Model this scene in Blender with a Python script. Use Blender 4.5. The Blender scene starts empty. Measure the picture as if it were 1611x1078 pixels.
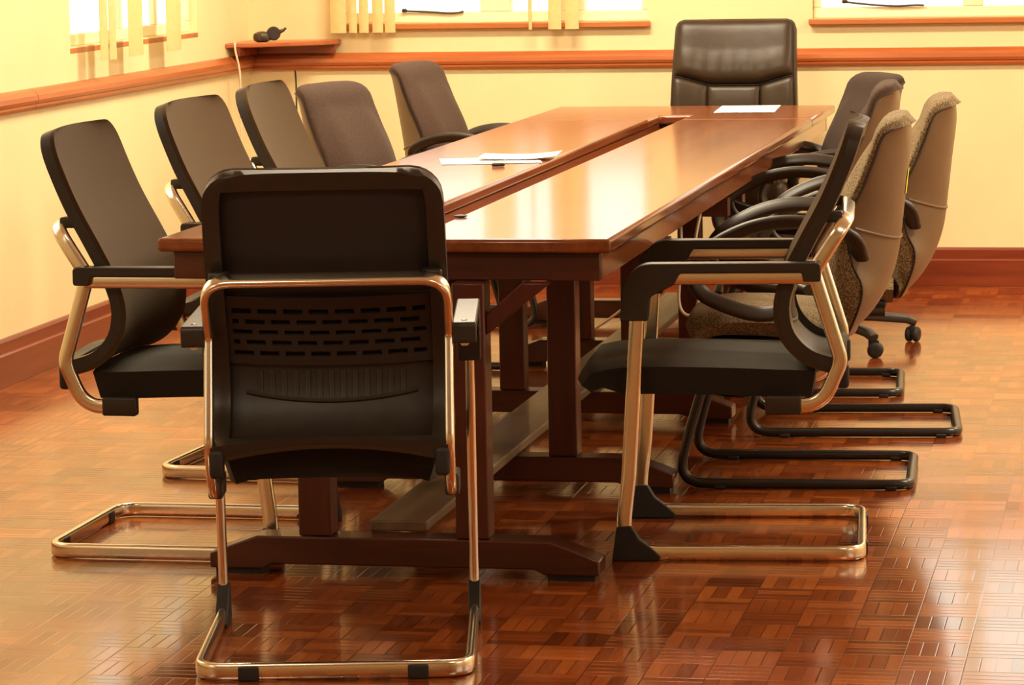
import bpy, bmesh, math, random
from mathutils import Vector, Matrix
random.seed(7)
C = bpy.context.scene.collection
PI = math.pi
V = Vector

# ------------------------------------------------------------------ materials
def new_mat(name):
    m = bpy.data.materials.new(name); m.use_nodes = True
    nt = m.node_tree
    return m, nt, nt.nodes['Principled BSDF']

def L(nt, a, b): nt.links.new(a, b)

def N(nt, t, **kw):
    n = nt.nodes.new(t)
    for k, v in kw.items(): setattr(n, k, v)
    return n

def mth(nt, op, a, b=None, c=None):
    n = nt.nodes.new('ShaderNodeMath'); n.operation = op
    for i, v in enumerate((a, b, c)):
        if v is None: continue
        if isinstance(v, (int, float)): n.inputs[i].default_value = v
        else: nt.links.new(v, n.inputs[i])
    return n.outputs[0]

def ramp(nt, fac, stops):
    r = nt.nodes.new('ShaderNodeValToRGB')
    el = r.color_ramp.elements
    while len(el) < len(stops): el.new(0.5)
    for e, (p, c) in zip(el, stops):
        e.position = p; e.color = (*c, 1)
    nt.links.new(fac, r.inputs[0])
    return r.outputs[0]

def simple(name, col, rough=0.5, metal=0.0, coat=0.0, spec=0.5, var=0.12, scale=14, bump=0.0, bscale=80, sheen=0.0):
    m, nt, b = new_mat(name)
    tc = N(nt, 'ShaderNodeTexCoord')
    no = N(nt, 'ShaderNodeTexNoise'); no.inputs['Scale'].default_value = scale; no.inputs['Detail'].default_value = 4
    L(nt, tc.outputs['Object'], no.inputs['Vector'])
    c = ramp(nt, no.outputs['Fac'], [(0.3, tuple(x * (1 - var) for x in col)), (0.7, tuple(min(1, x * (1 + var)) for x in col))])
    L(nt, c, b.inputs['Base Color'])
    b.inputs['Roughness'].default_value = rough
    b.inputs['Metallic'].default_value = metal
    b.inputs['Coat Weight'].default_value = coat
    b.inputs['Specular IOR Level'].default_value = spec
    if sheen:
        b.inputs['Sheen Weight'].default_value = sheen
        b.inputs['Sheen Roughness'].default_value = 0.5
        b.inputs['Sheen Tint'].default_value = (1, .85, .62, 1)
    if bump:
        n2 = N(nt, 'ShaderNodeTexNoise'); n2.inputs['Scale'].default_value = bscale; n2.inputs['Detail'].default_value = 3
        L(nt, tc.outputs['Object'], n2.inputs['Vector'])
        bp = N(nt, 'ShaderNodeBump'); bp.inputs['Strength'].default_value = bump; bp.inputs['Distance'].default_value = 0.01
        L(nt, n2.outputs['Fac'], bp.inputs['Height']); L(nt, bp.outputs[0], b.inputs['Normal'])
    return m

def wood(name, dark, light, rough=0.3, axis='Y', scale=1.0, coat=0.3, bump=0.02, spec=0.5, crough=0.08):
    m, nt, b = new_mat(name)
    tc = N(nt, 'ShaderNodeTexCoord'); mp = N(nt, 'ShaderNodeMapping')
    s = [18 * scale] * 3; s['XYZ'.index(axis)] = 1.1 * scale
    mp.inputs['Scale'].default_value = s
    L(nt, tc.outputs['Object'], mp.inputs[0])
    no = N(nt, 'ShaderNodeTexNoise'); no.inputs['Scale'].default_value = 1.6; no.inputs['Detail'].default_value = 7; no.inputs['Distortion'].default_value = 0.6
    L(nt, mp.outputs[0], no.inputs['Vector'])
    c = ramp(nt, no.outputs['Fac'], [(0.3, dark), (0.7, light)])
    L(nt, c, b.inputs['Base Color'])
    b.inputs['Roughness'].default_value = rough
    b.inputs['Coat Weight'].default_value = coat; b.inputs['Coat Roughness'].default_value = crough
    b.inputs['Specular IOR Level'].default_value = spec
    bp = N(nt, 'ShaderNodeBump'); bp.inputs['Strength'].default_value = bump; bp.inputs['Distance'].default_value = 0.01
    L(nt, no.outputs['Fac'], bp.inputs['Height']); L(nt, bp.outputs[0], b.inputs['Normal'])
    return m

def parquet():
    m, nt, b = new_mat('parquet floor')
    tc = N(nt, 'ShaderNodeTexCoord'); sp = N(nt, 'ShaderNodeSeparateXYZ')
    L(nt, tc.outputs['Object'], sp.inputs[0])
    S, K = 0.125, 4
    gx = mth(nt, 'DIVIDE', sp.outputs[0], S); gy = mth(nt, 'DIVIDE', sp.outputs[1], S)
    cx = mth(nt, 'FLOOR', gx); cy = mth(nt, 'FLOOR', gy)
    fx = mth(nt, 'SUBTRACT', gx, cx); fy = mth(nt, 'SUBTRACT', gy, cy)
    par = mth(nt, 'FLOORED_MODULO', mth(nt, 'ADD', cx, cy), 2.0)
    inv = mth(nt, 'SUBTRACT', 1.0, par)
    u = mth(nt, 'ADD', mth(nt, 'MULTIPLY', fx, par), mth(nt, 'MULTIPLY', fy, inv))     # across strips
    w = mth(nt, 'ADD', mth(nt, 'MULTIPLY', fy, par), mth(nt, 'MULTIPLY', fx, inv))     # along strips
    uk = mth(nt, 'MULTIPLY', u, float(K)); si = mth(nt, 'FLOOR', uk); uf = mth(nt, 'SUBTRACT', uk, si)
    cmb = N(nt, 'ShaderNodeCombineXYZ'); L(nt, cx, cmb.inputs[0]); L(nt, cy, cmb.inputs[1]); L(nt, si, cmb.inputs[2])
    wn = N(nt, 'ShaderNodeTexWhiteNoise', noise_dimensions='3D'); L(nt, cmb.outputs[0], wn.inputs['Vector'])
    cmb2 = N(nt, 'ShaderNodeCombineXYZ'); L(nt, cx, cmb2.inputs[0]); L(nt, cy, cmb2.inputs[1])
    wn2 = N(nt, 'ShaderNodeTexWhiteNoise', noise_dimensions='3D'); L(nt, cmb2.outputs[0], wn2.inputs['Vector'])
    # grain running along each strip
    cg = N(nt, 'ShaderNodeCombineXYZ'); L(nt, mth(nt, 'MULTIPLY', u, 9.0), cg.inputs[0]); L(nt, mth(nt, 'MULTIPLY', w, 1.3), cg.inputs[1])
    L(nt, mth(nt, 'MULTIPLY', wn.outputs['Value'], 50.0), cg.inputs[2])
    gn = N(nt, 'ShaderNodeTexNoise'); gn.inputs['Scale'].default_value = 2.0; gn.inputs['Detail'].default_value = 2
    L(nt, cg.outputs[0], gn.inputs['Vector'])
    mix = mth(nt, 'ADD', mth(nt, 'MULTIPLY', wn.outputs['Value'], 0.34), mth(nt, 'ADD', mth(nt, 'MULTIPLY', wn2.outputs['Value'], 0.22), mth(nt, 'MULTIPLY', gn.outputs['Fac'], 0.36)))
    col = ramp(nt, mix, [(0.18, FLOOR_D), (0.45, FLOOR_M), (0.75, FLOOR_L)])
    # joints
    e = mth(nt, 'MINIMUM', mth(nt, 'MINIMUM', uf, mth(nt, 'SUBTRACT', 1.0, uf)), mth(nt, 'MULTIPLY', mth(nt, 'MINIMUM', w, mth(nt, 'SUBTRACT', 1.0, w)), float(K)))
    j = N(nt, 'ShaderNodeMapRange'); j.inputs['From Min'].default_value = 0.0; j.inputs['From Max'].default_value = 0.06
    L(nt, e, j.inputs['Value'])
    mx = N(nt, 'ShaderNodeMix', data_type='RGBA'); mx.inputs[6].default_value = (FLOOR_D[0] * .5, FLOOR_D[1] * .5, FLOOR_D[2] * .5, 1)
    L(nt, j.outputs[0], mx.inputs[0]); L(nt, col, mx.inputs[7])
    L(nt, mx.outputs[2], b.inputs['Base Color'])
    # worn varnish: slightly different gloss and tilt from block to block
    big = N(nt, 'ShaderNodeTexNoise'); big.inputs['Scale'].default_value = 2.2; big.inputs['Detail'].default_value = 3
    L(nt, tc.outputs['Object'], big.inputs['Vector'])
    rg = mth(nt, 'ADD', FLOOR_ROUGH, mth(nt, 'ADD', mth(nt, 'MULTIPLY', wn2.outputs['Value'], 0.05), mth(nt, 'MULTIPLY', big.outputs['Fac'], 0.08)))
    L(nt, rg, b.inputs['Roughness'])
    b.inputs['Specular IOR Level'].default_value = 0.68; b.inputs['Specular Tint'].default_value = (1, .84, .58, 1)   # amber varnish
    b.inputs['Coat Weight'].default_value = .45; b.inputs['Coat Roughness'].default_value = .10
    hb = mth(nt, 'ADD', mth(nt, 'MULTIPLY', j.outputs[0], 0.25), mth(nt, 'ADD', mth(nt, 'MULTIPLY', wn.outputs['Value'], 0.10), mth(nt, 'MULTIPLY', big.outputs['Fac'], 0.7)))
    bp = N(nt, 'ShaderNodeBump'); bp.inputs['Strength'].default_value = 0.10; bp.inputs['Distance'].default_value = 0.01
    L(nt, hb, bp.inputs['Height']); L(nt, bp.outputs[0], b.inputs['Normal']); L(nt, bp.outputs[0], b.inputs['Coat Normal'])
    return m

def speckle(name, a, c, rough=0.9, scale=260, sheen=0.3):
    m, nt, b = new_mat(name)
    tc = N(nt, 'ShaderNodeTexCoord')
    no = N(nt, 'ShaderNodeTexNoise'); no.inputs['Scale'].default_value = scale; no.inputs['Detail'].default_value = 2
    L(nt, tc.outputs['Object'], no.inputs['Vector'])
    col = ramp(nt, no.outputs['Fac'], [(0.40, a), (0.60, c)])
    L(nt, col, b.inputs['Base Color']); b.inputs['Roughness'].default_value = rough
    b.inputs['Sheen Weight'].default_value = sheen; b.inputs['Sheen Tint'].default_value = (1, .85, .65, 1)
    b.inputs['Specular IOR Level'].default_value = 0.3
    bp = N(nt, 'ShaderNodeBump'); bp.inputs['Strength'].default_value = 0.25; bp.inputs['Distance'].default_value = 0.004
    L(nt, no.outputs['Fac'], bp.inputs['Height']); L(nt, bp.outputs[0], b.inputs['Normal'])
    return m

def glass_mat():
    m = bpy.data.materials.new('window glass'); m.use_nodes = True; nt = m.node_tree
    nt.nodes.remove(nt.nodes['Principled BSDF']); out = nt.nodes['Material Output']
    tr = N(nt, 'ShaderNodeBsdfTransparent'); tr.inputs[0].default_value = (.96, .97, .96, 1)
    gl = N(nt, 'ShaderNodeBsdfGlossy'); gl.inputs['Roughness'].default_value = 0.02
    fr = N(nt, 'ShaderNodeFresnel'); ge = N(nt, 'ShaderNodeNewGeometry')
    L(nt, mth(nt, 'ADD', 1.45, mth(nt, 'MULTIPLY', ge.outputs['Backfacing'], 1 / 1.45 - 1.45)), fr.inputs[0])   # same reflectance from both faces
    mx = N(nt, 'ShaderNodeMixShader'); L(nt, fr.outputs[0], mx.inputs[0]); L(nt, tr.outputs[0], mx.inputs[1]); L(nt, gl.outputs[0], mx.inputs[2])
    L(nt, mx.outputs[0], out.inputs[0])
    return m

def blind_mat():
    m, nt, b = new_mat('blind fabric')
    tc = N(nt, 'ShaderNodeTexCoord'); no = N(nt, 'ShaderNodeTexNoise'); no.inputs['Scale'].default_value = 40
    L(nt, tc.outputs['Object'], no.inputs['Vector'])
    c = ramp(nt, no.outputs['Fac'], [(.3, (.80, .66, .30)), (.7, (.86, .74, .38))])
    L(nt, c, b.inputs['Base Color']); b.inputs['Roughness'].default_value = .8
    out = nt.nodes['Material Output']
    tl = N(nt, 'ShaderNodeBsdfTranslucent'); tl.inputs[0].default_value = (.85, .72, .36, 1)
    mx = N(nt, 'ShaderNodeMixShader'); mx.inputs[0].default_value = .35
    L(nt, b.outputs[0], mx.inputs[1]); L(nt, tl.outputs[0], mx.inputs[2]); L(nt, mx.outputs[0], out.inputs[0])
    return m

FLOOR_D, FLOOR_M, FLOOR_L = (.12, .022, .004), (.27, .056, .009), (.46, .115, .018)
FLOOR_ROUGH = 0.085
M = {}
M['wall'] = simple('cream yellow wall paint', (.83, .69, .385), .55, var=.03, scale=3, bump=.04, bscale=60)
M['ceil'] = simple('ceiling paint', (.85, .78, .62), .8, var=.03)
M['floor'] = parquet()
M['trim'] = wood('varnished rail wood', (.36, .085, .02), (.50, .14, .035), .35, 'X', .8, .25)
M['trimY'] = wood('varnished rail wood lengthwise', (.36, .085, .02), (.50, .14, .035), .35, 'Y', .8, .25)
M['base'] = wood('baseboard wood', (.15, .022, .007), (.24, .045, .012), .35, 'X', .8, .2)
M['baseY'] = wood('baseboard wood lengthwise', (.15, .022, .007), (.24, .045, .012), .35, 'Y', .8, .2)
M['frame'] = simple('cream window paint', (.88, .78, .52), .5, var=.02)
M['sill'] = wood('sill wood', (.42, .13, .03), (.55, .19, .05), .4, 'X', .8, .2)
M['glass'] = glass_mat()
M['blind'] = blind_mat()
M['table'] = wood('polished table wood', (.18, .046, .012), (.31, .092, .026), .16, 'Y', .7, .10, .015, .6, .07)
M['tableX'] = wood('polished table wood crosswise', (.18, .046, .012), (.31, .092, .026), .16, 'X', .7, .10, .015, .6, .07)
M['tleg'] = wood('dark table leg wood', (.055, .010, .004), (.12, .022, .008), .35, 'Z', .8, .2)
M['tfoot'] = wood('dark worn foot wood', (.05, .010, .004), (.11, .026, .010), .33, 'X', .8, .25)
M['plank'] = wood('scuffed plank wood', (.10, .055, .028), (.22, .14, .08), .42, 'Y', .6, .1)
M['chrome'] = simple('chrome', (.93, .86, .70), .20, 1.0, var=.03)
M['plastic'] = simple('black plastic', (.028, .019, .012), .42, var=.1, scale=30)
M['panelp'] = simple('ribbed black plastic', (.026, .017, .011), .5, var=.1, scale=30)
M['meshf'] = simple('charcoal mesh fabric', (.056, .029, .010), .75, spec=.15, var=.08, scale=220, bump=.10, bscale=500, sheen=.08)
M['seatf'] = simple('black seat fabric', (.016, .012, .008), .85, spec=.3, var=.15, scale=200, bump=.12, bscale=420, sheen=.12)
M['browntw'] = speckle('purple brown tweed', (.042, .020, .012), (.064, .033, .021), sheen=.06)
M['greytw'] = speckle('grey speckled tweed', (.085, .055, .026), (.30, .215, .105), scale=240, sheen=.10)
M['darktw'] = speckle('dark mauve tweed', (.026, .013, .009), (.042, .023, .016), sheen=.05)
M['shell'] = simple('taupe plastic shell', (.155, .098, .050), .40, var=.05)
M['blackt'] = simple('black painted tube', (.018, .014, .011), .28, var=.1)
M['rubber'] = simple('black rubber', (.015, .012, .010), .6)
M['leather'] = simple('dark brown leather', (.036, .020, .008), .38, spec=.32, var=.12, scale=9, bump=.12, bscale=16)
M['paper'] = simple('white paper', (.88, .86, .80), .7, var=.02)
M['yellow'] = simple('yellow sticker', (.85, .75, .03), .5, var=.02)
M['cordw'] = simple('off white cord', (.75, .62, .42), .5)
M['cordb'] = simple('black cord', (.03, .02, .015), .5)
M['metal'] = simple('dark bronze metal', (.10, .08, .055), .35, .8)

# ------------------------------------------------------------------ mesh helpers
def finish(name, bm, mat, parent=None, smooth=True, angle=38, bevel=0.0, seg=2):
    bmesh.ops.recalc_face_normals(bm, faces=bm.faces)
    me = bpy.data.meshes.new(name); bm.to_mesh(me); bm.free()
    me.materials.append(mat)
    if smooth:
        me.polygons.foreach_set('use_smooth', [True] * len(me.polygons))
        me.set_sharp_from_angle(angle=math.radians(angle))
    o = bpy.data.objects.new(name, me); C.objects.link(o)
    if parent is not None: o.parent = parent
    if bevel:
        md = o.modifiers.new('bevel', 'BEVEL'); md.width = bevel; md.segments = seg; md.limit_method = 'ANGLE'; md.angle_limit = math.radians(50)
        md.harden_normals = False
    return o

def box(bm, x0, x1, y0, y1, z0, z1, mat4=None):
    vs = [bm.verts.new((x, y, z)) for x in (x0, x1) for y in (y0, y1) for z in (z0, z1)]
    for f in ((0, 1, 3, 2), (4, 6, 7, 5), (0, 4, 5, 1), (2, 3, 7, 6), (0, 2, 6, 4), (1, 5, 7, 3)):
        bm.faces.new([vs[i] for i in f])
    if mat4 is not None: bmesh.ops.transform(bm, matrix=mat4, verts=vs)
    return vs

def prism(bm, poly, z0, z1, axis='Z'):
    def P(a, b, c):
        return {'Z': (a, b, c), 'Y': (a, c, b), 'X': (c, a, b)}[axis]
    lo = [bm.verts.new(P(a, b, z0)) for a, b in poly]; hi = [bm.verts.new(P(a, b, z1)) for a, b in poly]
    n = len(poly)
    bm.faces.new(lo); bm.faces.new(hi)
    for i in range(n): bm.faces.new((lo[i], lo[(i + 1) % n], hi[(i + 1) % n], hi[i]))

def fillet(pts, r, n=6, closed=False):
    pts = [V(p) for p in pts]; out = []
    m = len(pts)
    for i, p in enumerate(pts):
        if not closed and i in (0, m - 1): out.append(p); continue
        a, b = pts[i - 1], pts[(i + 1) % m]
        rr = r[i] if isinstance(r, (list, tuple)) else r
        da, db = (a - p), (b - p)
        la, lb = da.length, db.length
        da.normalize(); db.normalize()
        ang = da.angle(db)
        if rr <= 0 or ang > PI - .02: out.append(p); continue
        t = min(rr / math.tan(ang / 2), la * .49, lb * .49)
        p0, p1 = p + da * t, p + db * t
        for k in range(n + 1):
            s = k / n
            out.append((1 - s) ** 2 * p0 + 2 * s * (1 - s) * p + s * s * p1)
    return out

def spline(pts, n=8):
    pts = [V(p) for p in pts]; P = [2 * pts[0] - pts[1]] + pts + [2 * pts[-1] - pts[-2]]
    out = []
    for i in range(1, len(P) - 2):
        for k in range(n):
            t = k / n
            a, b, c, d = P[i - 1], P[i], P[i + 1], P[i + 2]
            out.append(.5 * (2 * b + (c - a) * t + (2 * a - 5 * b + 4 * c - d) * t * t + (3 * b - a - 3 * c + d) * t ** 3))
    out.append(pts[-1])
    return out

def tube(bm, pts, ra, rb=None, n0=(0, 0, 1), closed=False, sides=12, power=2.0, cap=True):
    """sweep an oval (ra along the transported normal, rb across) along pts"""
    rb = ra if rb is None else rb
    pts = [V(p) for p in pts]
    q = [pts[0]]
    for p in pts[1:]:
        if (p - q[-1]).length > 1e-5: q.append(p)
    if closed and (q[0] - q[-1]).length < 1e-5: q.pop()
    pts = q; m = len(pts); rings = []
    nrm = V(n0)
    for i, p in enumerate(pts):
        if closed: t = pts[(i + 1) % m] - pts[i - 1]
        else: t = pts[min(i + 1, m - 1)] - pts[max(i - 1, 0)]
        t.normalize()
        nrm = nrm - t * nrm.dot(t)
        if nrm.length < 1e-6: nrm = t.orthogonal()
        nrm.normalize()
        bi = t.cross(nrm)
        ring = []
        for k in range(sides):
            a = 2 * PI * (k + .5) / sides
            ca, sa = math.cos(a), math.sin(a)
            ca = math.copysign(abs(ca) ** (2 / power), ca); sa = math.copysign(abs(sa) ** (2 / power), sa)
            A = ra(i / (m - 1)) if callable(ra) else ra
            B = rb(i / (m - 1)) if callable(rb) else rb
            ring.append(bm.verts.new(p + nrm * ca * A + bi * sa * B))
        rings.append(ring)
    for i in range(m if closed else m - 1):
        a, b = rings[i], rings[(i + 1) % m]
        for k in range(sides): bm.faces.new((a[k], a[(k + 1) % sides], b[(k + 1) % sides], b[k]))
    if cap and not closed: bm.faces.new(rings[0]); bm.faces.new(rings[-1])

def rbox(bm, cx, cy, cz, sx, sy, sz, r=.02, seg=4, mat4=None):
    t = bmesh.new(); bmesh.ops.create_cube(t, size=1)
    bmesh.ops.scale(t, vec=(sx, sy, sz), verts=t.verts)
    r = min(r, sx * .49, sy * .49, sz * .49)
    bmesh.ops.bevel(t, geom=t.edges[:], offset=r, segments=seg, affect='EDGES', profile=.5)
    bmesh.ops.translate(t, vec=(cx, cy, cz), verts=t.verts)
    if mat4 is not None: bmesh.ops.transform(t, matrix=mat4, verts=t.verts)
    vm = {v: bm.verts.new(v.co) for v in t.verts}
    for f in t.faces: bm.faces.new([vm[v] for v in f.verts])
    t.free()

def lathe(bm, prof, cx=0, cy=0, cz=0, n=20, mat4=None):
    rings = []; allv = []
    for r, z in prof:
        ring = [bm.verts.new((cx + r * math.cos(2 * PI * k / n), cy + r * math.sin(2 * PI * k / n), cz + z)) for k in range(n)]
        rings.append(ring); allv += ring
    for a, b in zip(rings, rings[1:]):
        for k in range(n): bm.faces.new((a[k], a[(k + 1) % n], b[(k + 1) % n], b[k]))
    bm.faces.new(rings[0]); bm.faces.new(rings[-1])
    if mat4 is not None: bmesh.ops.transform(bm, matrix=mat4, verts=allv)

def sheet(bm, rows, cols, pt, thick, keep=None, back=None):
    """grid surface pt(s,x) for s in rows, x in cols, thickened along its normal by thick(s,x) (signed); keep masks cells"""
    nr, nc = len(rows), len(cols)
    F = [[V(pt(s, x)) for x in cols] for s in rows]
    def nor(i, j):
        a = F[min(i + 1, nr - 1)][j] - F[max(i - 1, 0)][j]; b = F[i][min(j + 1, nc - 1)] - F[i][max(j - 1, 0)]
        n = b.cross(a); n.normalize(); return n
    T = thick if callable(thick) else (lambda s, x: thick)
    ok = [[(keep is None or keep((rows[i] + rows[i + 1]) / 2, (cols[j] + cols[j + 1]) / 2)) for j in range(nc - 1)] for i in range(nr - 1)]
    fv, bv = {}, {}; BK = back
    def g(d, i, j, back):
        if (i, j) not in d:
            p = F[i][j]
            if back: p = V(BK(rows[i], cols[j])) if BK else p + nor(i, j) * T(rows[i], cols[j])
            d[(i, j)] = bm.verts.new(p)
        return d[(i, j)]
    for i in range(nr - 1):
        for j in range(nc - 1):
            if not ok[i][j]: continue
            q = [(i, j), (i, j + 1), (i + 1, j + 1), (i + 1, j)]
            bm.faces.new([g(fv, *k, False) for k in q]); bm.faces.new([g(bv, *k, True) for k in reversed(q)])
            for (a, b, di, dj) in ((q[0], q[1], -1, 0), (q[1], q[2], 0, 1), (q[2], q[3], 1, 0), (q[3], q[0], 0, -1)):
                ii, jj = i + di, j + dj
                if ii < 0 or jj < 0 or ii >= nr - 1 or jj >= nc - 1 or not ok[ii][jj]:
                    bm.faces.new([g(fv, *a, False), g(bv, *a, True), g(bv, *b, True), g(fv, *b, False)])

def lin(a, b, n): return [a + (b - a) * i / (n - 1) for i in range(n)]

def arc_param(prof, n=8):
    """profile [(y,z)...] -> function s in [0,1] -> (y,z) by arc length"""
    P = spline([(0, y, z) for y, z in prof], n)
    d = [0]
    for a, b in zip(P, P[1:]): d.append(d[-1] + (b - a).length)
    T = d[-1]
    def f(s):
        t = min(max(s, 0), 1) * T
        for i in range(len(d) - 1):
            if t <= d[i + 1] + 1e-12:
                k = (t - d[i]) / max(d[i + 1] - d[i], 1e-9); p = P[i].lerp(P[i + 1], k); return p.y, p.z
        return P[-1].y, P[-1].z
    f.length = T
    return f

def thing(name, label, cat, loc=(0, 0, 0), rotz=0.0, group=None):
    o = bpy.data.objects.new(name, None); C.objects.link(o)
    o.empty_display_size = .1
    o.location = loc; o.rotation_euler = (0, 0, rotz); o['label'] = label; o['category'] = cat
    if group: o['group'] = group
    return o

def tag(o, label, cat, group=None):
    o['label'] = label; o['category'] = cat
    if group: o['group'] = group
    return o

def struct(name, bm, mat, **kw):
    o = finish(name, bm, mat, **kw); o['kind'] = 'structure'; return o

def copy_tree(o, parent=None):
    c = o.copy(); C.objects.link(c)
    if parent is not None: c.parent = parent
    for ch in list(o.children): copy_tree(ch, c)
    return c

def place(o, label, x, y, heading, group):
    o['label'] = label; o['group'] = group
    o.location = (x, y, 0); o.rotation_euler = (0, 0, math.radians(heading - 90))
    return o

# ------------------------------------------------------------------ the room
XL, XR, YB, YF, ZC = -3.76, 3.2, 12.95, -1.6, 2.75
bm = bmesh.new(); box(bm, XL - .25, XR + .25, YF - .25, YB + .25, -.12, 0); struct('floor', bm, M['floor'], smooth=False)
bm = bmesh.new(); box(bm, XL - .25, XR + .25, YF - .25, YB + .25, ZC, ZC + .12); struct('ceiling', bm, M['ceil'], smooth=False)

def wall(name, along, fixed, thick, a0, a1, holes):
    bm = bmesh.new()
    cuts = sorted({a0, a1} | {h[0] for h in holes} | {h[1] for h in holes})
    f0, f1 = sorted((fixed, fixed + thick))
    for p, q in zip(cuts, cuts[1:]):
        spans = [(0, ZC)]
        for h in holes:
            if h[0] <= p + 1e-6 and h[1] >= q - 1e-6: spans = [(0, h[2]), (h[3], ZC)]
        for z0, z1 in spans:
            if along == 'X': box(bm, p, q, f0, f1, z0, z1)
            else: box(bm, f0, f1, p, q, z0, z1)
    bmesh.ops.remove_doubles(bm, verts=bm.verts, dist=1e-5)
    return struct(name, bm, M['wall'], smooth=False)

ZW0, ZW1 = 1.088, 2.25
W1 = (-3.36, -2.06); W2 = (-1.385, 0.35); W3 = (10.70, 12.215)
WR = [(3.2, 5.4), (6.6, 8.8), (9.9, 12.0)]
wall('wall_back', 'X', YB, .22, XL - .25, XR + .25, [(*W1, ZW0, ZW1), (*W2, ZW0, ZW1)])
wall('wall_left', 'Y', XL, -.10, YF - .25, YB, [(*W3, ZW0, ZW1), (6.6, 8.3, ZW0, ZW1), (2.6, 4.3, ZW0, ZW1)])
wall('wall_right', 'Y', XR, .22, YF - .25, YB, [(a, b, ZW0, ZW1) for a, b in WR])
wall('wall_front', 'X', YF, -.22, XL, XR, [])

def window(idx, along, fixed, sgn, a0, a1, mull, full=True):
    """frame members set in the opening, .05 behind the wall face; sgn is the outward direction"""
    lo, hi = (.03, .09) if along == 'X' else (.03, .055)
    d0, d1 = sorted((fixed + sgn * lo, fixed + sgn * hi))
    g0, g1 = sorted((fixed + sgn * (lo + .010), fixed + sgn * (lo + .015)))
    def bx(b, p, q, z0, z1, e0=d0, e1=d1):
        if along == 'X': box(b, p, q, e0, e1, z0, z1)
        else: box(b, e0, e1, p, q, z0, z1)
    bm = bmesh.new(); fw = .042
    bx(bm, a0, a1, ZW0, ZW0 + fw); bx(bm, a0, a1, ZW1 - fw, ZW1)
    bx(bm, a0, a0 + .03, ZW0 + fw, ZW1 - fw); bx(bm, a1 - .03, a1, ZW0 + fw, ZW1 - fw)
    for p, q in mull: bx(bm, p, q, ZW0 + fw, ZW1 - fw)
    bx(bm, a0 + .03, a1 - .03, 1.86, 1.91, d0 + .004, d1 - .004)
    w = struct('window_%d' % idx, bm, M['frame'], bevel=.004)
    edges = [a0 + .03] + [e for m in mull for e in m] + [a1 - .03]
    for p, q in zip(edges[0::2], edges[1::2]):
        b = bmesh.new(); bx(b, p, q, ZW0 + fw, 1.86, g0, g1); bx(b, p, q, 1.91, ZW1 - fw, g0, g1)
        finish('window_pane', b, M['glass'], w, smooth=False)
    b = bmesh.new()
    i0, i1 = sorted((fixed - sgn * .035, fixed + sgn * .03))
    bx(b, a0 - .012, a1 + .012, ZW0 - .027, ZW0 - .001, i0, fixed - sgn * .0005) if True else None
    finish('window_sill', b, M['sill'], w, bevel=.005)
    return w

w1 = window(1, 'X', YB, 1, *W1, [(-2.77, -2.64), (-2.455, -2.33)])
w2 = window(2, 'X', YB, 1, *W2, [(-.78, -.70), (-.14, -.06)])
w3 = window(3, 'Y', XL, -1, *W3, [(11.345, 11.375), (11.765, 11.80)])
window(4, 'Y', XL, -1, 6.6, 8.3, [(7.4, 7.5)]); window(5, 'Y', XL, -1, 2.6, 4.3, [(3.4, 3.5)])
for k, (a, b) in enumerate(WR): window(6 + k, 'Y', XR, 1, a, b, [((a + b) / 2 - .05, (a + b) / 2 + .05)])

# casement stays lying on the bottom members of the back windows
def stay(parent, pts):
    bm = bmesh.new(); tube(bm, spline(pts, 5), .0045, .006, sides=8)
    lathe(bm, [(.009, 0), (.012, .004), (.012, .012), (.007, .016)], *pts[0][:2], pts[0][2] - .006, n=10)
    finish('window_stay', bm, M['metal'], parent)
yS = YB + .02
stay(w1, [(-3.09, yS, 1.137), (-2.98, yS, 1.132), (-2.90, yS, 1.126), (-2.86, yS, 1.128), (-2.838, yS, 1.133)])
stay(w2, [(-1.255, yS, 1.152), (-1.15, yS, 1.140), (-1.05, yS, 1.133), (-.97, yS, 1.136), (-.935, yS, 1.135)])

# dado rail, with the darker bead along its lower edge
PROF_D = [(0, .898), (.020, .898), (.024, .906), (.024, .914), (.030, .918), (.034, .928), (.032, .944), (.022, .958), (.010, .966), (0, .967)]
def rail_back(name, prof, x0, x1, mat):
    bm = bmesh.new(); prism(bm, [(YB - d - .0006, z) for d, z in prof], x0, x1, 'X'); return struct(name, bm, mat, angle=25)
def rail_left(name, prof, y0, y1, mat):
    bm = bmesh.new(); prism(bm, [(XL + d + .0006, z) for d, z in prof], y0, y1, 'Y'); return struct(name, bm, mat, angle=25)
rail_back('trim_1', PROF_D, XL + .0006, XR, M['trim'])
rail_left('trim_2', PROF_D, 10.262, YB - .036, M['trimY'])
rail_left('trim_3', PROF_D, 6.0, 10.258, M['trimY'])
PROF_B = [(0, .0005), (.026, .0005), (.026, .104), (.022, .109), (.016, .111), (.016, .146), (.010, .155), (0, .156)]
rail_back('baseboard_back', PROF_B, XL + .0006, XR, M['base'])
rail_left('baseboard_left', PROF_B, -1.0, YB - .028, M['baseY'])

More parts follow.
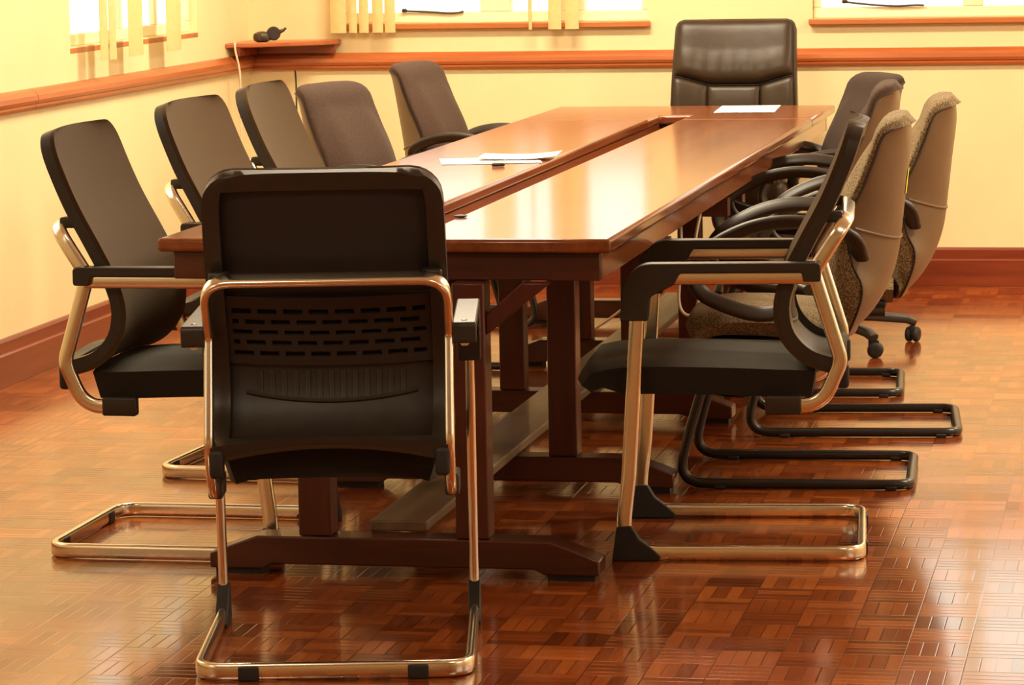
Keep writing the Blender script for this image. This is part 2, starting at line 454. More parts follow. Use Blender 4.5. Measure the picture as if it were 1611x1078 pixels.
# vertical blinds: cloth slats hung from a head rail
def blind(label, along, fixed, sgn, rail, slats, zb):
    a0, a1 = rail
    r = thing('vertical_blind', label, 'blind', (0, 0, 0))
    bm = bmesh.new()
    c = fixed - sgn * .075
    if along == 'X': box(bm, a0, a1, c - .02, c + .02, 2.36, 2.40)
    else: box(bm, c - .02, c + .02, a0, a1, 2.36, 2.40)
    finish('head_rail', bm, M['frame'], r, bevel=.004)
    for (p, q) in slats:
        bm = bmesh.new(); n = 7; front = []
        w = q - p; mid = (p + q) / 2
        for th in (0, .0016):
            rows = []
            for z in (zb, zb + .03, 1.5, 2.0, 2.36):
                rows.append([])
                for k in range(n):
                    u = -1 + 2 * k / (n - 1)
                    off = .008 * (1 - u * u) + th
                    a = mid + u * w / 2
                    rows[-1].append(bm.verts.new((a, c - sgn * off, z) if along == 'X' else (c - sgn * off, a, z)))
            front.append(rows)
        for rows in front:
            for r0, r1 in zip(rows, rows[1:]):
                for k in range(n - 1): bm.faces.new((r0[k], r0[k + 1], r1[k + 1], r1[k]))
        A, B = front
        nr = len(A)
        for i in range(nr - 1):
            for k in (0, n - 1): bm.faces.new((A[i][k], A[i + 1][k], B[i + 1][k], B[i][k]))
        for k in range(n - 1):
            for i in (0, nr - 1): bm.faces.new((A[i][k], A[i][k + 1], B[i][k + 1], B[i][k]))
        finish('slat', bm, M['blind'], r)
    return r
blind('yellow vertical blind bunched on the back wall window beside the corner shelf', 'X', YB, 1, (-3.45, -2.98),
      [(-3.385, -3.318), (-3.306, -3.272), (-3.262, -3.222), (-3.206, -3.160), (-3.153, -3.108)], 1.052)
blind('pair of narrow yellow blind slats hanging midway across the back wall window', 'X', YB, 1, (-2.56, -2.30),
      [(-2.545, -2.530), (-2.462, -2.408), (-2.392, -2.335)], 1.058)
blind('yellow vertical blind slats hanging on the left wall window', 'Y', XL, -1, (10.66, 12.3),
      [(10.80, 10.885), (10.90, 10.975), (11.12, 11.285), (11.575, 11.755)], 1.035)

# corner shelf with its apron
t = thing('corner_shelf', 'reddish brown wooden corner shelf above the wall rail', 'shelf', (XL, YB, 0))
bm = bmesh.new()
poly = [(.001, -.001), (.40, -.001), (.402, -.05)] + [(.40 - .40 * (k / 8) ** 1.15, -.05 - .30 * (k / 8) ** .8) for k in range(1, 8)] + [(.0015, -.36)]
prism(bm, poly, 1.004, 1.024); finish('shelf_board', bm, M['trim'], t, bevel=.004)
bm = bmesh.new(); prism(bm, [(.036, -.036), (.385, -.036), (.385, -.056), (.056, -.056)], .9695, 1.0035); finish('apron', bm, M['base'], t)
bm = bmesh.new(); prism(bm, [(.036, -.04), (.055, -.057), (.055, -.33), (.036, -.33)], .9695, 1.0035); finish('apron', bm, M['base'], t)

# the small dark gadget on the shelf
t = thing('gadget', 'small dark rounded gadget lying on the corner shelf', 'gadget', (-3.615, 12.72, 1.0245), .3)
bm = bmesh.new(); lathe(bm, [(.02, 0), (.034, .006), (.038, .020), (.034, .034), (.018, .042), (.004, .044)], -.022, 0, 0, 18); finish('body', bm, M['metal'], t)
bm = bmesh.new(); lathe(bm, [(.008, -.016), (.024, -.016), (.029, -.008), (.029, .008), (.024, .016), (.008, .016)], 0, 0, 0, 20, Matrix.Translation((.026, 0, .034)) @ Matrix.Rotation(PI / 2, 4, 'X')); finish('ring', bm, M['cordb'], t)
bm = bmesh.new(); tube(bm, [(.05, 0, .040), (.066, 0, .046), (.078, 0, .056)], lambda s: .009 * (1 - .5 * s), sides=10); finish('spout', bm, M['metal'], t)
bm = bmesh.new(); tube(bm, spline([(-3.716, 12.595, 1.027), (-3.712, 12.572, 1.022), (-3.709, 12.570, .99), (-3.698, 12.574, .93), (-3.694, 12.575, .86), (-3.70, 12.58, .60)], 6), .0045, sides=8)
tag(finish('power_cord', bm, M['cordw']), 'pale cord hanging from the front edge of the corner shelf', 'cord')
bm = bmesh.new(); tube(bm, spline([(-3.55, 12.9, .897), (-3.55, 12.91, .85), (-3.551, 12.912, .70), (-3.55, 12.915, .5)], 6), .0035, sides=8)
tag(finish('signal_cord', bm, M['cordb']), 'thin dark cord running down the wall below the corner shelf', 'cord')

# ------------------------------------------------------------------ conference table
HT = .785; TX0, TX1, TY0, TY1 = -2.280, -1.211, 7.035, 12.12
SX0, SX1, SY0, SY1 = -1.800, -1.683, 7.42, 11.55
tb = thing('conference_table', 'long polished wooden conference table with a cable slot along the middle', 'table', (0, 0, 0))
def board(name, x0, x1, y0, y1, mat, poly=None):
    bm = bmesh.new()
    if poly: prism(bm, poly, HT - .032, HT)
    else: box(bm, x0, x1, y0, y1, HT - .032, HT)
    return finish(name, bm, mat, tb, bevel=.009, seg=3)
g = .0006
board('top_board', SX1, TX1, TY0, 11.30 - g, M['table'])
board('top_board', TX0, SX0, TY0, 11.30 - g, M['table'])
board('end_board', 0, 0, 0, 0, M['tableX'], [(TX0, 11.30), (SX0, 11.30), (SX0, SY1), (SX1, SY1), (SX1, 11.30), (TX1, 11.30), (TX1, TY1), (TX0, TY1)])
board('filler_board', SX0 + g, SX1 - g, TY0 + .001, SY0, M['table'])
# rails under the top
bm = bmesh.new(); z0, z1 = HT - .098, HT - .033
box(bm, TX0 + .03, TX0 + .055, TY0 + .06, TY1 - .05, z0, z1); finish('side_rail', bm, M['table'], tb, bevel=.003)
bm = bmesh.new(); box(bm, TX1 - .055, TX1 - .03, TY0 + .06, TY1 - .05, z0, z1); finish('side_rail', bm, M['table'], tb, bevel=.003)
bm = bmesh.new(); box(bm, TX0 + .03, TX1 - .03, TY0 + .032, TY0 + .058, z0, z1); finish('end_rail', bm, M['tfoot'], tb, bevel=.003)
bm = bmesh.new(); box(bm, TX0 + .03, TX1 - .03, TY1 - .048, TY1 - .022, z0, z1); finish('end_rail', bm, M['tfoot'], tb, bevel=.003)
bm = bmesh.new(); box(bm, SX0 - .024, SX0, SY0, SY1, z0, z1 + .0008); finish('slot_rail', bm, M['table'], tb)
bm = bmesh.new(); box(bm, SX1, SX1 + .024, SY0, SY1, z0, z1 + .0008); finish('slot_rail', bm, M['table'], tb)
bm = bmesh.new(); box(bm, SX0 - .024, SX1 + .024, SY0, SY1, z0 - .012, z0 - .0005); finish('cable_tray', bm, M['table'], tb)
# trestles
FX0, FX1 = -2.167, -1.243
def trestle(y, fx0=FX0, fx1=FX1, brace=True):
    bm = bmesh.new()
    h = .092; c = .115
    poly = [(fx0, .014), (fx0 + .13, .014), (fx0 + .15, .026), (fx1 - .15, .026), (fx1 - .13, .014), (fx1, .014), (fx1, .05), (fx1 - c, h), (fx0 + c, h), (fx0, .05)]
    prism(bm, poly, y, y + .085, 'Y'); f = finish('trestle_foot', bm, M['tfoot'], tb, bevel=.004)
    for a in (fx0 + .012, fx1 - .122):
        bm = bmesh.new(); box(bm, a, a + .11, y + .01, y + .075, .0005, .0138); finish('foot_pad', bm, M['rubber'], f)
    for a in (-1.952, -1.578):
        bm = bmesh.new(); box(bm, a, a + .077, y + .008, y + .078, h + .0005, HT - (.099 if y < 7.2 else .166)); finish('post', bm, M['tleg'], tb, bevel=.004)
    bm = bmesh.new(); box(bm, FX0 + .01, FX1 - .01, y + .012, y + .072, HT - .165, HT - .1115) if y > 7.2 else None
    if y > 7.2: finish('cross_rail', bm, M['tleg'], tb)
    else: bm.free()
    if brace:
        for s in (1, -1):
            bm = bmesh.new()
            xa = -1.501 if s > 0 else -1.952
            pl = [(xa, .565), (xa, .612), (xa + s * .085, .6855), (xa + s * .150, .6855)]
            prism(bm, pl, y + .02, y + .055, 'Y'); finish('brace', bm, M['tleg'], tb, bevel=.003)
trestle(7.010); trestle(8.150); trestle(9.320, brace=False); trestle(10.480, brace=False); trestle(11.600, -2.36, -1.2, False)
# low plank lying along the trestle feet
bm = bmesh.new(); box(bm, -1.800, -1.664, 7.095, 11.66, .0925, .118); finish('stretcher_plank', bm, M['plank'], tb, bevel=.004)

# papers
def paper(label, cx, cy, w, l, rot, z, bend=None, cat='paper'):
    bm = bmesh.new(); n = 12; rows = []
    for i in range(n + 1):
        rows.append([])
        for j in range(7):
            u, v = -w / 2 + w * i / n, -l / 2 + l * j / 6
            dz = bend(u / w * 2, v / l * 2) if bend else .0003
            rows[-1].append(bm.verts.new((u, v, dz)))
    for a, b in zip(rows, rows[1:]):
        for k in range(6): bm.faces.new((a[k], a[k + 1], b[k + 1], b[k]))
    o = finish('paper_sheet', bm, M['paper']); o.location = (cx, cy, z); o.rotation_euler = (0, 0, rot)
    return tag(o, label, cat, 'papers on the table')
paper('white sheet of paper at the far end of the table before the leather chair', -1.515, 11.88, .225, .43, .06, HT + .0012)
paper('flat white sheet lying at the slot on the left half of the table', -1.975, 9.36, .30, .24, .25, HT + .0012)
paper('curled white sheet whose corner hangs over the table slot', -1.905, 9.47, .24, .22, .10, HT + .0030, lambda u, v: .002 + .010 * max(0, u) ** 2 + .004 * max(0, -u) ** 2)
t = thing('pen_cap', 'tiny dark pen cap lying beside the papers on the table', 'pen cap', (-1.905, 9.14, HT + .006), .5)
bm = bmesh.new(); tube(bm, [(-.018, 0, 0), (.016, 0, 0), (.02, 0, 0)], lambda s: .0055 if s < .9 else .003, sides=10); finish('cap', bm, M['rubber'], t)
bm = bmesh.new(); tube(bm, [(-.012, 0, .0055), (-.010, 0, .008), (.012, 0, .008)], .0013, sides=6); finish('clip', bm, M['metal'], t)
bm = bmesh.new(); lathe(bm, [(.012, 0), (.017, .002), (.017, .004), (.008, .006)], n=14)
o = finish('cable_grommet', bm, M['rubber']); o.location = (-1.672, 7.56, HT + .0008); tag(o, 'small dark grommet at the near end of the table slot', 'grommet')

# white cables under the table
bm = bmesh.new(); tube(bm, spline([(-1.62, 11.2, .690), (-1.60, 11.1, .50), (-1.72, 11.0, .26), (-1.90, 11.05, .10), (-2.02, 11.15, .03), (-2.12, 11.25, .006)], 8), .005, sides=8)
tag(finish('table_cable', bm, M['cordw']), 'pale cable drooping to the floor beneath the far end of the table', 'cable')
bm = bmesh.new(); tube(bm, spline([(-1.33, 8.9, .686), (-1.325, 8.88, .55), (-1.33, 8.86, .42), (-1.30, 8.85, .385), (-1.275, 8.86, .43), (-1.285, 8.88, .58), (-1.27, 8.9, .686)], 8), .0045, sides=8)
tag(finish('looped_cable', bm, M['cordw']), 'pale cable hanging in a loop under the right table edge', 'cable')

# ------------------------------------------------------------------ chrome mesh chair (front is +y)
MP = arc_param([(-.256, 1.028), (-.228, .945), (-.188, .850), (-.136, .752), (-.096, .670), (-.078, .595), (-.094, .520), (-.150, .462), (-.240, .432)])
def mesh_w(s):
    w, r = .238, .065
    d = s * MP.length
    if d < r: return w - r + math.sqrt(max(0, r * r - (r - d) ** 2))
    return w + .004 * math.sin(min(1, s) * PI)
def mesh_pt(off):
    def f(s, x):
        y, z = MP(s); a, b = MP(min(s + .01, 1)), MP(max(s - .01, 0))
        t = V((0, a[0] - b[0], a[1] - b[1])); t.normalize()
        n = V((0, -t.z, t.y))             # towards the sitter
        k = 1 - x * x
        tail = max(0, (s - .8) / .2) ** 2
        p = V((x * mesh_w(s), y - .022 * k * (1 - tail), z + .030 * k * tail))
        return p + n * (off(s, x) if callable(off) else off)
    return f
SR = [0, .004, .012, .024, .040, .060, .085] + lin(.11, 1, 34)
SC = lin(-1, 1, 25)

def build_mesh_chair():
    t = thing('mesh_back_chair', '', 'chair')
    # floor loop, front legs and arm tubes in one bent flat-oval tube
    x, zf = .273, .019
    pts = [(-x, -.165, .672), (-x, .232, .672), (-x, .262, .20), (-x, .284, zf), (-x, -.282, zf), (x, -.282, zf), (x, .284, zf), (x, .262, .20), (x, .232, .672), (x, -.165, .672)]
    bm = bmesh.new(); tube(bm, fillet(pts, [0, .05, 0, .085, .06, .06, .085, 0, .05, 0], 8), .0175, .0100, (0, 0, 1), power=3.6, sides=16)
    fr = finish('base_frame', bm, M['chrome'], t, angle=60)
    for s in (-1, 1):
        bm = bmesh.new()
        prism(bm, [(.304, .0005), (.197, .0005), (.187, .010), (.207, .030), (.238, .052), (.258, .085), (.292, .082)], s * x - .0135, s * x + .0135, 'X')
        finish('foot_cap', bm, M['rubber'], fr, bevel=.003)
        bm = bmesh.new(); rbox(bm, s * .17, -.283, .0155, .042, .027, .030, .004); finish('glide', bm, M['rubber'], fr)
    # rear hoop: under the seat, up behind, across the back
    xh = .241
    pts = [(-xh, -.072, .367), (-xh, -.19, .364), (-xh, -.236, .470), (-xh, -.172, .680), (-xh, -.250, .803), (xh, -.250, .803), (xh, -.172, .680), (xh, -.236, .470), (xh, -.19, .364), (xh, -.072, .367)]
    bm = bmesh.new(); tube(bm, fillet(pts, [0, .075, .06, .03, .055, .055, .03, .06, .075, 0], 8), .0175, .0100, (0, 0, 1), power=3.2, sides=16)
    hp = finish('back_hoop', bm, M['chrome'], t, angle=60)
    for s in (-1, 1):
        bm = bmesh.new(); rbox(bm, s * xh, -.10, .367, .030, .085, .046, .006); finish('seat_bracket', bm, M['plastic'], hp)
    # armrests: flat pad with a clip at the rear and a turned-down nose
    for s in (-1, 1):
        bm = bmesh.new()
        pr = fillet([(0, -.190, .662), (0, -.190, .706), (0, .232, .706), (0, .272, .655), (0, .276, .572), (0, .212, .572), (0, .206, .628), (0, .150, .656), (0, .135, .684), (0, -.145, .684), (0, -.150, .662)],
                    [.008, .012, .06, .03, .004, .004, .02, .02, .01, .004, .004], 5, closed=True)
        prism(bm, [(p.y, p.z) for p in pr], s * x - .024, s * x + .024, 'X')
        a = finish('armrest', bm, M['plastic'], t, angle=40, bevel=.005)
        bm = bmesh.new(); lathe(bm, [(.002, 0), (.006, 0), (.006, .0015), (.002, .003)], s * x, -.160, .7055, 10); finish('screw', bm, M['metal'], a)
    # seat
    bm = bmesh.new()
    rows, cols = lin(0, 1, 15), lin(-1, 1, 15)
    prof = arc_param([(-.175, .455), (-.05, .462), (.10, .468), (.25, .470), (.345, .462), (.378, .445), (.386, .428)])
    def sp(s, xx):
        y, z = prof(s); e = abs(xx)
        hw = .236 - .02 * max(0, (.15 - s) / .15) ** 2
        return V((xx * hw, y - .012 * max(0, e - .85) / .15 * (1 if s > .8 else 0), z - .016 * e ** 6 + .006 * (1 - s)))
    sheet(bm, rows, cols, sp, lambda s, xx: -(.070 - .040 * max(0, (s - .7) / .3) ** 2))
    bmesh.ops.bevel(bm, geom=[e for e in bm.edges if e.calc_face_angle(0) > 1.0], offset=.018, segments=4, affect='EDGES')
    finish('seat', bm, M['seatf'], t, angle=60)
    # backrest: fabric front, plastic rear frame, slotted plate, lumbar plate
    bm = bmesh.new(); sheet(bm, SR, SC, mesh_pt(0), 0, None, mesh_pt(-.010)); fab = finish('back_fabric', bm, M['meshf'], t, angle=55)
    # make sure that the thickness goes rearwards
    bm = bmesh.new()
    rr = sorted(set(SR + [.052, .945])); cc = sorted(set(SC + [-.855, .855]))
    sheet(bm, rr, cc, mesh_pt(-.0105), 0, lambda s, xx: abs(xx) > .855 or s < .052 or s > .945, mesh_pt(lambda s, xx: -(.027 + .010 * min(1, abs(xx) / .9) ** 4)))
    fr2 = finish('back_frame', bm, M['plastic'], t, angle=50)
    bm = bmesh.new(); sheet(bm, lin(.052, .40, 12), lin(-.855, .855, 15), mesh_pt(-.0115), 0, None, mesh_pt(-.0145)); finish('upper_mesh', bm, M['rubber'], t)
    bm = bmesh.new()
    rs, re_ = .385, .615
    nrow, nper = 5, 8
    rows = sorted(set([rs, re_] + [rs + .040 + k * (re_ - rs - .05) / nrow + d for k in range(nrow) for d in (0, .0165)]))
    cols = sorted(set(lin(-.86, .86, 2 * nper * 2 + 1)))
    w = 1.72 / (2 * nper)
    def solid(s, xx):
        for k in range(nrow):
            a = rs + .040 + k * (re_ - rs - .05) / nrow
            if a < s < a + .0165 and abs(xx) < .80:
                ph = ((xx + .86) / (2 * w) + (.5 if k % 2 else 0)) % 1
                return not (ph > .26)
        return True
    cols = sorted(set(round(-.86 + i * w / 2, 5) for i in range(int(1.72 / (w / 2)) + 1)))
    def bowed(s, xx):
        return mesh_pt(-.014)(s - .012 * xx * xx, xx)
    sheet(bm, rows, cols, bowed, 0, solid, lambda s, xx: mesh_pt(-.026)(s - .012 * xx * xx, xx)); finish('slotted_plate', bm, M['panelp'], t, smooth=False)
    bm = bmesh.new(); sheet(bm, lin(.615, .95, 14), lin(-.855, .855, 15), mesh_pt(-.0115), 0, None, mesh_pt(-.0165)); pl = finish('lumbar_plate', bm, M['panelp'], t)
    for k in range(13):
        xx = -.60 + 1.2 * k / 12
        bm = bmesh.new(); pts = [mesh_pt(-.0185)(s, xx) for s in lin(.635, .705 + .022 * (1 - (xx / .62) ** 2), 5)]
        tube(bm, pts, .003, .005, (0, 1, 0), sides=8); finish('rib', bm, M['plastic'], pl)
    bm = bmesh.new(); pts = [mesh_pt(-.0185)(.702 + .030 * (1 - (xx / .72) ** 2), xx) for xx in lin(-.72, .72, 15)]
    tube(bm, pts, .004, .005, (0, 1, 0), sides=8); finish('ridge', bm, M['plastic'], pl)
    for s in (-1, 1):
        bm = bmesh.new(); rbox(bm, s * .226, -.238, .434, .030, .032, .060, .010); finish('tail_clip', bm, M['rubber'], fr2)
        bm = bmesh.new(); rbox(bm, s * .212, -.218, .806, .040, .046, .026, .006); finish('hoop_clip', bm, M['plastic'], fr2)
    return t

GM = 'chrome framed mesh back chairs'
ch = build_mesh_chair()
place(ch, 'black mesh back chair at the near end of the table, seen from behind', -1.666, 6.305, 101, GM)
place(copy_tree(ch), 'mesh back chair at the left, nearest the camera, chrome floor loop in view', -2.330, 7.42, 0, GM)
place(copy_tree(ch), 'chrome framed mesh chair on the left, second from the near end of the table', -2.385, 8.50, -4, GM)
place(copy_tree(ch), 'chrome framed mesh chair on the left whose back stands below the corner shelf', -2.405, 9.32, 0, GM)
place(copy_tree(ch), 'chrome mesh chair right of the table, side on, black seat in full view', -.978, 7.565, 185, GM)

# ------------------------------------------------------------------ upholstered visitor chair (front is +y)
FF = arc_param([(-.280, .978), (-.240, .974), (-.212, .948), (-.190, .910), (-.140, .836), (-.090, .736), (-.060, .630), (-.062, .540), (-.085, .465), (-.125, .395)])     # front edge
FB = arc_param([(-.292, .955), (-.236, .934), (-.208, .868), (-.184, .807), (-.157, .750), (-.138, .690), (-.150, .600), (-.174, .545), (-.173, .500), (-.152, .440), (-.130, .392)])   # where cloth meets shell
FS = arc_param([(-.298, .953), (-.300, .900), (-.288, .800), (-.277, .700), (-.264, .600), (-.238, .520), (-.195, .450), (-.130, .388)])     # shell, seen in profile
def fab_w(s):
    w = .222 + .010 * math.sin(PI * min(1, s * 1.1)); d = s * FS.length; r = .085
    if d < r: w = w - r + math.sqrt(max(0, r * r - (r - d) ** 2))
    d2 = (1 - s) * FS.length; r2 = .08
    if d2 < r2: w = w - r2 + math.sqrt(max(0, r2 * r2 - (r2 - d2) ** 2))
    return w
def edge(x, p=6): return max(0, 1 - abs(x) ** p) ** .5
def fab_front(s, x):
    y, z = FF(s)
    lip = (1 - edge(x, 9))                                   # rounds the cloth over towards the seam
    yb, zb = FB(s)
    cre = .008 * math.exp(-((abs(x) - .62) / .05) ** 2) * min(1, s * 6)
    yf = y - .012 * (1 - x * x) - .038 * max(0, (abs(x) - .60) / .40) * min(1, s * 5) - cre * .5
    yf = max(yf, yb + .016 * min(1, .25 + s * 6))
    return V((x * fab_w(s), yf + (yb - yf) * .5 * lip, z + (zb - z) * .5 * lip))
def fab_seam(s, x, d=0.0):
    y, z = FB(s); return V((x * fab_w(s) * .985, y - d - .02 * (1 - x * x), z))
def fab_shell(s, x, d=0.0):
    yb, zb = FB(s); y, z = FS(s); k = max(0, 1 - abs(x) ** 2.4) ** .75
    return V((x * (fab_w(s) * .985 - d), yb + (y - yb) * k + d, zb + (z - zb) * k))
FR = [0, .006, .016, .03, .05, .075, .10] + lin(.13, .90, 24) + [.925, .95, .97, .985, .994, 1]
FC = [-1, -.995, -.98, -.95, -.90] + lin(-.82, .82, 15) + [.90, .95, .98, .995, 1]
def fab_back(t, fabric):
    bm = bmesh.new(); sheet(bm, FR, FC, fab_front, 0, None, fab_seam); cu = finish('back_cushion', bm, fabric, t, angle=65)
    bm = bmesh.new(); sheet(bm, FR, FC, lambda s, x: fab_seam(s, x, .0012), 0, None, fab_shell); sh = finish('back_shell', bm, M['shell'], t, angle=65)
    bm = bmesh.new(); tube(bm, [fab_shell(.50, x) + V((0, -.001, 0)) for x in lin(-.97, .97, 25)], .004, .003, (0, 0, 1), sides=8); finish('shell_seam', bm, M['shell'], sh)
    for q in (-1, 1):
        bm = bmesh.new(); tube(bm, [fab_seam(s, q) + V((q * .001, 0, 0)) for s in lin(.02, .98, 40)], .003, sides=8)
        finish('piping', bm, M['plastic'], cu)
    return cu, sh

def loop_arm(t, s):
    x = s * .262
    pts = [(s * .215, -.175, .610), (x, -.155, .668), (x, -.08, .702), (x, .02, .712), (x, .12, .694), (x, .215, .645), (x, .262, .585), (x, .245, .530), (x, .185, .495), (x, .10, .470), (x, .03, .474), (s * .225, -.01, .470)]
    bm = bmesh.new(); tube(bm, spline(pts, 6), .0115, .021, (0, 0, 1), power=3, sides=14)
    return finish('armrest', bm, M['plastic'], t, angle=60)

def fab_seat(t, fabric):
    bm = bmesh.new()
    prof = arc_param([(-.115, .464), (-.02, .470), (.10, .478), (.22, .476), (.285, .455), (.300, .425)])
    rows, cols = lin(0, 1, 15), [-1, -.97, -.92] + lin(-.82, .82, 11) + [.92, .97, 1]
    def sp(s, x):
        y, z = prof(s); return V((x * .235, y - .03 * x ** 4 * (1 if s > .6 else s / .6), z - .035 * abs(x) ** 8))
    sheet(bm, rows, cols, sp, lambda s, x: -(.062 - .020 * s ** 3))
    c = finish('seat_cushion', bm, fabric, t, angle=60)
    bm = bmesh.new(); rbox(bm, 0, .075, .385, .42, .34, .022, .008); finish('seat_pan', bm, M['plastic'], t)
    return c

def build_visitor_chair(fabric, name='visitor_chair'):
    t = thing(name, '', 'chair')
    x, z = .232, .0145
    pts = [(-x, -.09, .365), (-x, .215, .365), (-x, .275, .17), (-x, .315, z), (-x, -.30, z), (x, -.30, z), (x, .315, z), (x, .275, .17), (x, .215, .365), (x, -.09, .365)]
    bm = bmesh.new(); tube(bm, fillet(pts, [0, .06, .3, .11, .05, .05, .11, .3, .06, 0], 9), .0135, sides=12)
    f = finish('base_frame', bm, M['blackt'], t, angle=60)
    for s in (-1, 1):
        for yy in (-.25, .20):
            bm = bmesh.new(); rbox(bm, s * x, yy, .006, .03, .03, .011, .003); finish('glide', bm, M['rubber'], f)
    fab_seat(t, fabric); fab_back(t, fabric)
    for s in (-1, 1): loop_arm(t, s)
    bm = bmesh.new(); tube(bm, spline([(0, .02, .370), (0, -.08, .370), (0, -.118, .388), (0, -.128, .425)], 5), .007, .035, (0, 0, 1), power=3); finish('back_bracket', bm, M['plastic'], t)
    return t

def star_base(t, r=.29, top=.36, a0=.3):
    for k in range(5):
        a = 2 * PI * k / 5 + a0
        c, s = math.cos(a), math.sin(a)
        bm = bmesh.new()
        tube(bm, [(c * .03, s * .03, .118), (c * r * .6, s * r * .6, .102), (c * (r - .02), s * (r - .02), .086), (c * (r + .012), s * (r + .012), .072)], lambda q: .020 - .006 * q, lambda q: .024 - .006 * q, (0, 0, 1), power=3)
        leg = finish('base_leg', bm, M['plastic'], t, angle=50)
        R = Matrix.Translation((c * r, s * r, 0)) @ Matrix.Rotation(a + .9, 4, 'Z')
        bm = bmesh.new()
        for e in (-1, 1):
            lathe(bm, [(.008, -.009), (.024, -.009), (.0275, -.005), (.0275, .005), (.024, .009), (.008, .009)], 0, 0, 0, 18, R @ Matrix.Translation((.012, e * .013, .028)) @ Matrix.Rotation(PI / 2, 4, 'X'))
        box(bm, -.012, .024, -.004, .004, .03, .062, R)
        finish('castor', bm, M['rubber'], leg, angle=50)
    bm = bmesh.new(); lathe(bm, [(.034, .09), (.038, .10), (.038, .135), (.028, .145), (.027, .25), (.018, .255), (.018, top)], n=20); finish('gas_column', bm, M['plastic'], t)

GV = 'upholstered cantilever chairs'
vb = build_visitor_chair(M['browntw'])
place(vb, 'purple brown upholstered chair with taupe shell at the far left corner of the table', -2.525, 11.74, -8, GV)
vb2 = place(copy_tree(vb), 'purple brown upholstered chair on the left, half hidden behind the mesh chair below the shelf', -2.47, 10.22, -14, GV)
vg = build_visitor_chair(M['greytw'])
place(vg, 'grey tweed chair with a yellow sticker on its taupe shell, black tube frame', -.945, 8.48, 183, GV)
place(copy_tree(vg), 'grey tweed chair with taupe shell standing furthest out from the right table side', -.880, 9.34, 185, GV)
place(copy_tree(vb), 'brown upholstered chair on the right, mostly hidden by the grey tweed chair with the sticker', -1.105, 10.10, 184, GV)
st = bmesh.new()
sheet(st, lin(.20, .31, 5), lin(-.20, .02, 5), lambda s, x: fab_shell(s, x, -.0012), 0, None, lambda s, x: fab_shell(s, x, -.002))
sk = finish('sticker', st, M['yellow'], [c for c in vg.children if c.name.startswith('back_shell')][0]); sk['label'] = 'yellow sticker'

# swivel task chair
t = thing('swivel_chair', '', 'chair')
fab_seat(t, M['darktw']); fab_back(t, M['darktw'])
for s in (-1, 1): loop_arm(t, s)
bm = bmesh.new(); tube(bm, spline([(0, .02, .370), (0, -.08, .370), (0, -.118, .388), (0, -.128, .425)], 5), .007, .035, (0, 0, 1), power=3); finish('back_bracket', bm, M['plastic'], t)
star_base(t, .365, .36, math.radians(-165)); t.scale = (1, 1, .973)
place(t, 'dark mauve swivel chair on castors at the far right corner of the table', -1.190, 11.06, 205, 'swivel chairs')
del t['group']

# ------------------------------------------------------------------ leather executive chair (front is +y)
t = thing('executive_chair', 'brown leather executive chair at the head of the table by the back wall', 'chair', (-1.645, 12.30, 0), math.radians(180))
EP = arc_param([(-.235, 1.108), (-.215, 1.06), (-.175, .95), (-.150, .86), (-.130, .72), (-.120, .58), (-.135, .47)])
def ew(s): return .238 + .024 * s
def ept(off):
    def f(s, x):
        y, z = EP(s); a, b = EP(min(s + .01, 1)), EP(max(s - .01, 0))
        tt = V((0, a[0] - b[0], a[1] - b[1])); tt.normalize(); n = V((0, -tt.z, tt.y))
        o = off(s, x) if callable(off) else off
        w = ew(s); d = s * EP.length
        if d < .035: w = w - .035 + math.sqrt(max(0, .035 ** 2 - (.035 - d) ** 2))
        return V((x * w, y - .03 * (1 - x * x), z)) + n * o
    return f
bm = bmesh.new(); sheet(bm, [0, .01, .025, .05] + lin(.08, 1, 20), lin(-1, 1, 17), ept(-.012), 0, None, ept(-.067)); b0 = finish('back_body', bm, M['leather'], t, bevel=.010, seg=3)
def seam(x):   # dip of the head pad's lower seam
    return .36 + .055 * (1 - min(1, max(0, (abs(x) - .42) / .50)))
bm = bmesh.new(); n = 22
def hp(s, x, flat=False):
    S = .012 + s * (seam(x) - .012)
    puff = .030 * max(0, 1 - (2 * s - 1) ** 6) ** .5 * max(0, 1 - abs(x) ** 8) ** .5 + .016 * math.sin(PI * s) ** .7 * (s > .5) * max(0, 1 - abs(x) ** 8) * (2 * s - 1)
    pl = .0025 * math.sin(x * 26) * max(0, s - .45) * (1 - x * x) * 2
    return ept(-.0115 if flat else -.008 + puff + pl)(S, x * .955)
sheet(bm, [0, .01, .03, .07] + lin(.12, .88, n) + [.93, .97, .99, 1], [-1, -.985, -.95] + lin(-.88, .88, 31) + [.95, .985, 1], hp, 0, None, lambda s, x: hp(s, x, True)); finish('head_pad', bm, M['leather'], t, angle=65)
for (x0, x1) in ((-.955, -.425), (-.415, .415), (.425, .955)):
    bm = bmesh.new()
    def lp(s, x, flat=False):
        u = (x - x0) / (x1 - x0) * 2 - 1
        a = seam(x / .955) + .012
        S = a + s * (.97 - a)
        puff = .020 * max(0, 1 - abs(u) ** 8) ** .5 * max(0, 1 - (2 * s - 1) ** 10) ** .5
        return ept(-.0115 if flat else -.008 + puff)(S, x)
    w = x1 - x0
    sheet(bm, [0, .008, .025, .06] + lin(.1, .94, 14) + [.97, 1], [x0, x0 + .01 * w, x0 + .04 * w] + lin(x0 + .1 * w, x1 - .1 * w, 9) + [x1 - .04 * w, x1 - .01 * w, x1], lp, 0, None, lambda s, x: lp(s, x, True))
    finish('back_panel', bm, M['leather'], t, angle=65)
bm = bmesh.new(); tube(bm, [ept(-.008)(seam(x / .955) + .006, x) for x in lin(-.95, .95, 31)], .0035, sides=8); finish('piping', bm, M['rubber'], t)
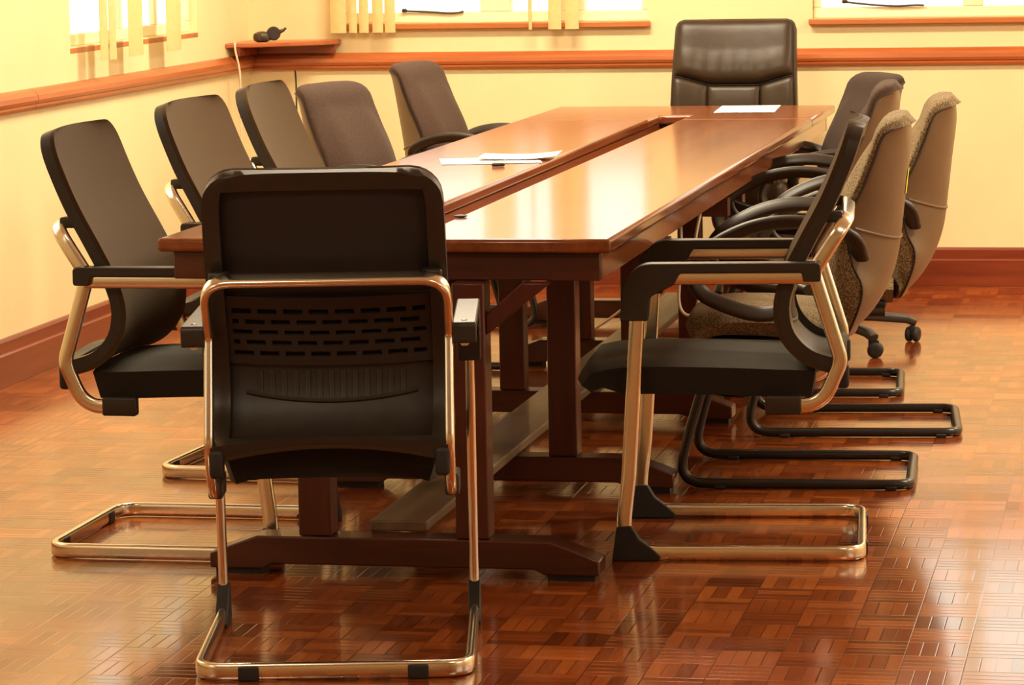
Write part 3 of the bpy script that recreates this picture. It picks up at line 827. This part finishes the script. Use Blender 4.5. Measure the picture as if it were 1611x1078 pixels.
bm = bmesh.new(); rbox(bm, 0, .06, .455, .50, .42, .10, .035); finish('seat_cushion', bm, M['leather'], t)
bm = bmesh.new(); rbox(bm, 0, .02, .392, .26, .26, .024, .008); finish('seat_plate', bm, M['plastic'], t)
for s in (-1, 1):
    bm = bmesh.new(); tube(bm, spline([(s * .262, -.13, .56), (s * .275, -.05, .63), (s * .278, .08, .645), (s * .276, .17, .61), (s * .27, .16, .50), (s * .26, .08, .44)], 6), .014, .022, (0, 0, 1), power=3)
    finish('armrest', bm, M['plastic'], t)
star_base(t, .30, .39)

# ------------------------------------------------------------------ light
w = bpy.data.worlds.new('World'); bpy.context.scene.world = w; w.use_nodes = True
bg = w.node_tree.nodes['Background']; bg.inputs[0].default_value = (1.0, .93, .80, 1); bg.inputs[1].default_value = 2.4
def portal(name, loc, rot, sx, sy):
    l = bpy.data.lights.new(name, 'AREA'); l.shape = 'RECTANGLE'; l.size = sx; l.size_y = sy; l.cycles.is_portal = True
    o = bpy.data.objects.new(name, l); C.objects.link(o); o.location = loc; o.rotation_euler = rot
zc, zh = (ZW0 + ZW1) / 2, ZW1 - ZW0
for a, b in (W1, W2): portal('window_daylight', ((a + b) / 2, YB + .15, zc), (-PI / 2, 0, 0), b - a, zh)
for a, b in (W3, (6.6, 8.3), (2.6, 4.3)): portal('window_daylight', (XL - .15, (a + b) / 2, zc), (0, -PI / 2, 0), zh, b - a)
for a, b in WR: portal('window_daylight', (XR + .15, (a + b) / 2, zc), (0, PI / 2, 0), zh, b - a)

# fill lamps in shallow boxes, added to brighten the room (all above the frame)
def lamp(x, y, label, watt):
    t = thing('added_fill_lamp', label, 'lamp', (x, y, 0), 0, 'added fill lamps')
    bm = bmesh.new(); box(bm, -.62, .62, -.16, .16, ZC - .07, ZC - .0005); finish('fill_lamp_housing', bm, M['frame'], t, bevel=.006)
    l = bpy.data.lights.new('fill_light', 'AREA'); l.shape = 'RECTANGLE'; l.size = 1.2; l.size_y = .28; l.energy = watt; l.color = (1.0, .86, .62)
    o = bpy.data.objects.new('fill_light', l); C.objects.link(o); o.location = (0, 0, ZC - .075); o.parent = t
for lx in (-2.2, 1.3):
    for ly, watt in ((3.6, 34), (8.8, 102), (11.4, 88)): lamp(lx, ly, 'unseen fill lamp added under the ceiling, out of view', watt)

# ------------------------------------------------------------------ camera (fitted to the room's vanishing lines)
cam = bpy.data.cameras.new('Camera'); co = bpy.data.objects.new('Camera', cam); C.objects.link(co)
cam.sensor_width = 36; cam.sensor_fit = 'HORIZONTAL'; cam.lens = 5000.0 / 1611 * 36
cam.clip_start = .1; cam.clip_end = 200
RM = Matrix(((0.979958, -0.008796, 0.199007), (0.198407, 0.132271, -0.971154), (-0.017781, 0.991175, 0.131365)))
co.matrix_world = Matrix.Translation((0, 0, 1.5)) @ RM.to_4x4()
sc = bpy.context.scene
sc.camera = co
sc.view_settings.view_transform = 'Standard'; sc.view_settings.look = 'None'
sc.view_settings.exposure = 0.0; sc.view_settings.gamma = 1.0; sc.view_settings.use_curve_mapping = False
sc.cycles.use_denoising = True
sc.cycles.max_bounces = 10; sc.cycles.diffuse_bounces = 5; sc.cycles.glossy_bounces = 5; sc.cycles.transparent_max_bounces = 8
sc.cycles.sample_clamp_indirect = 8.0
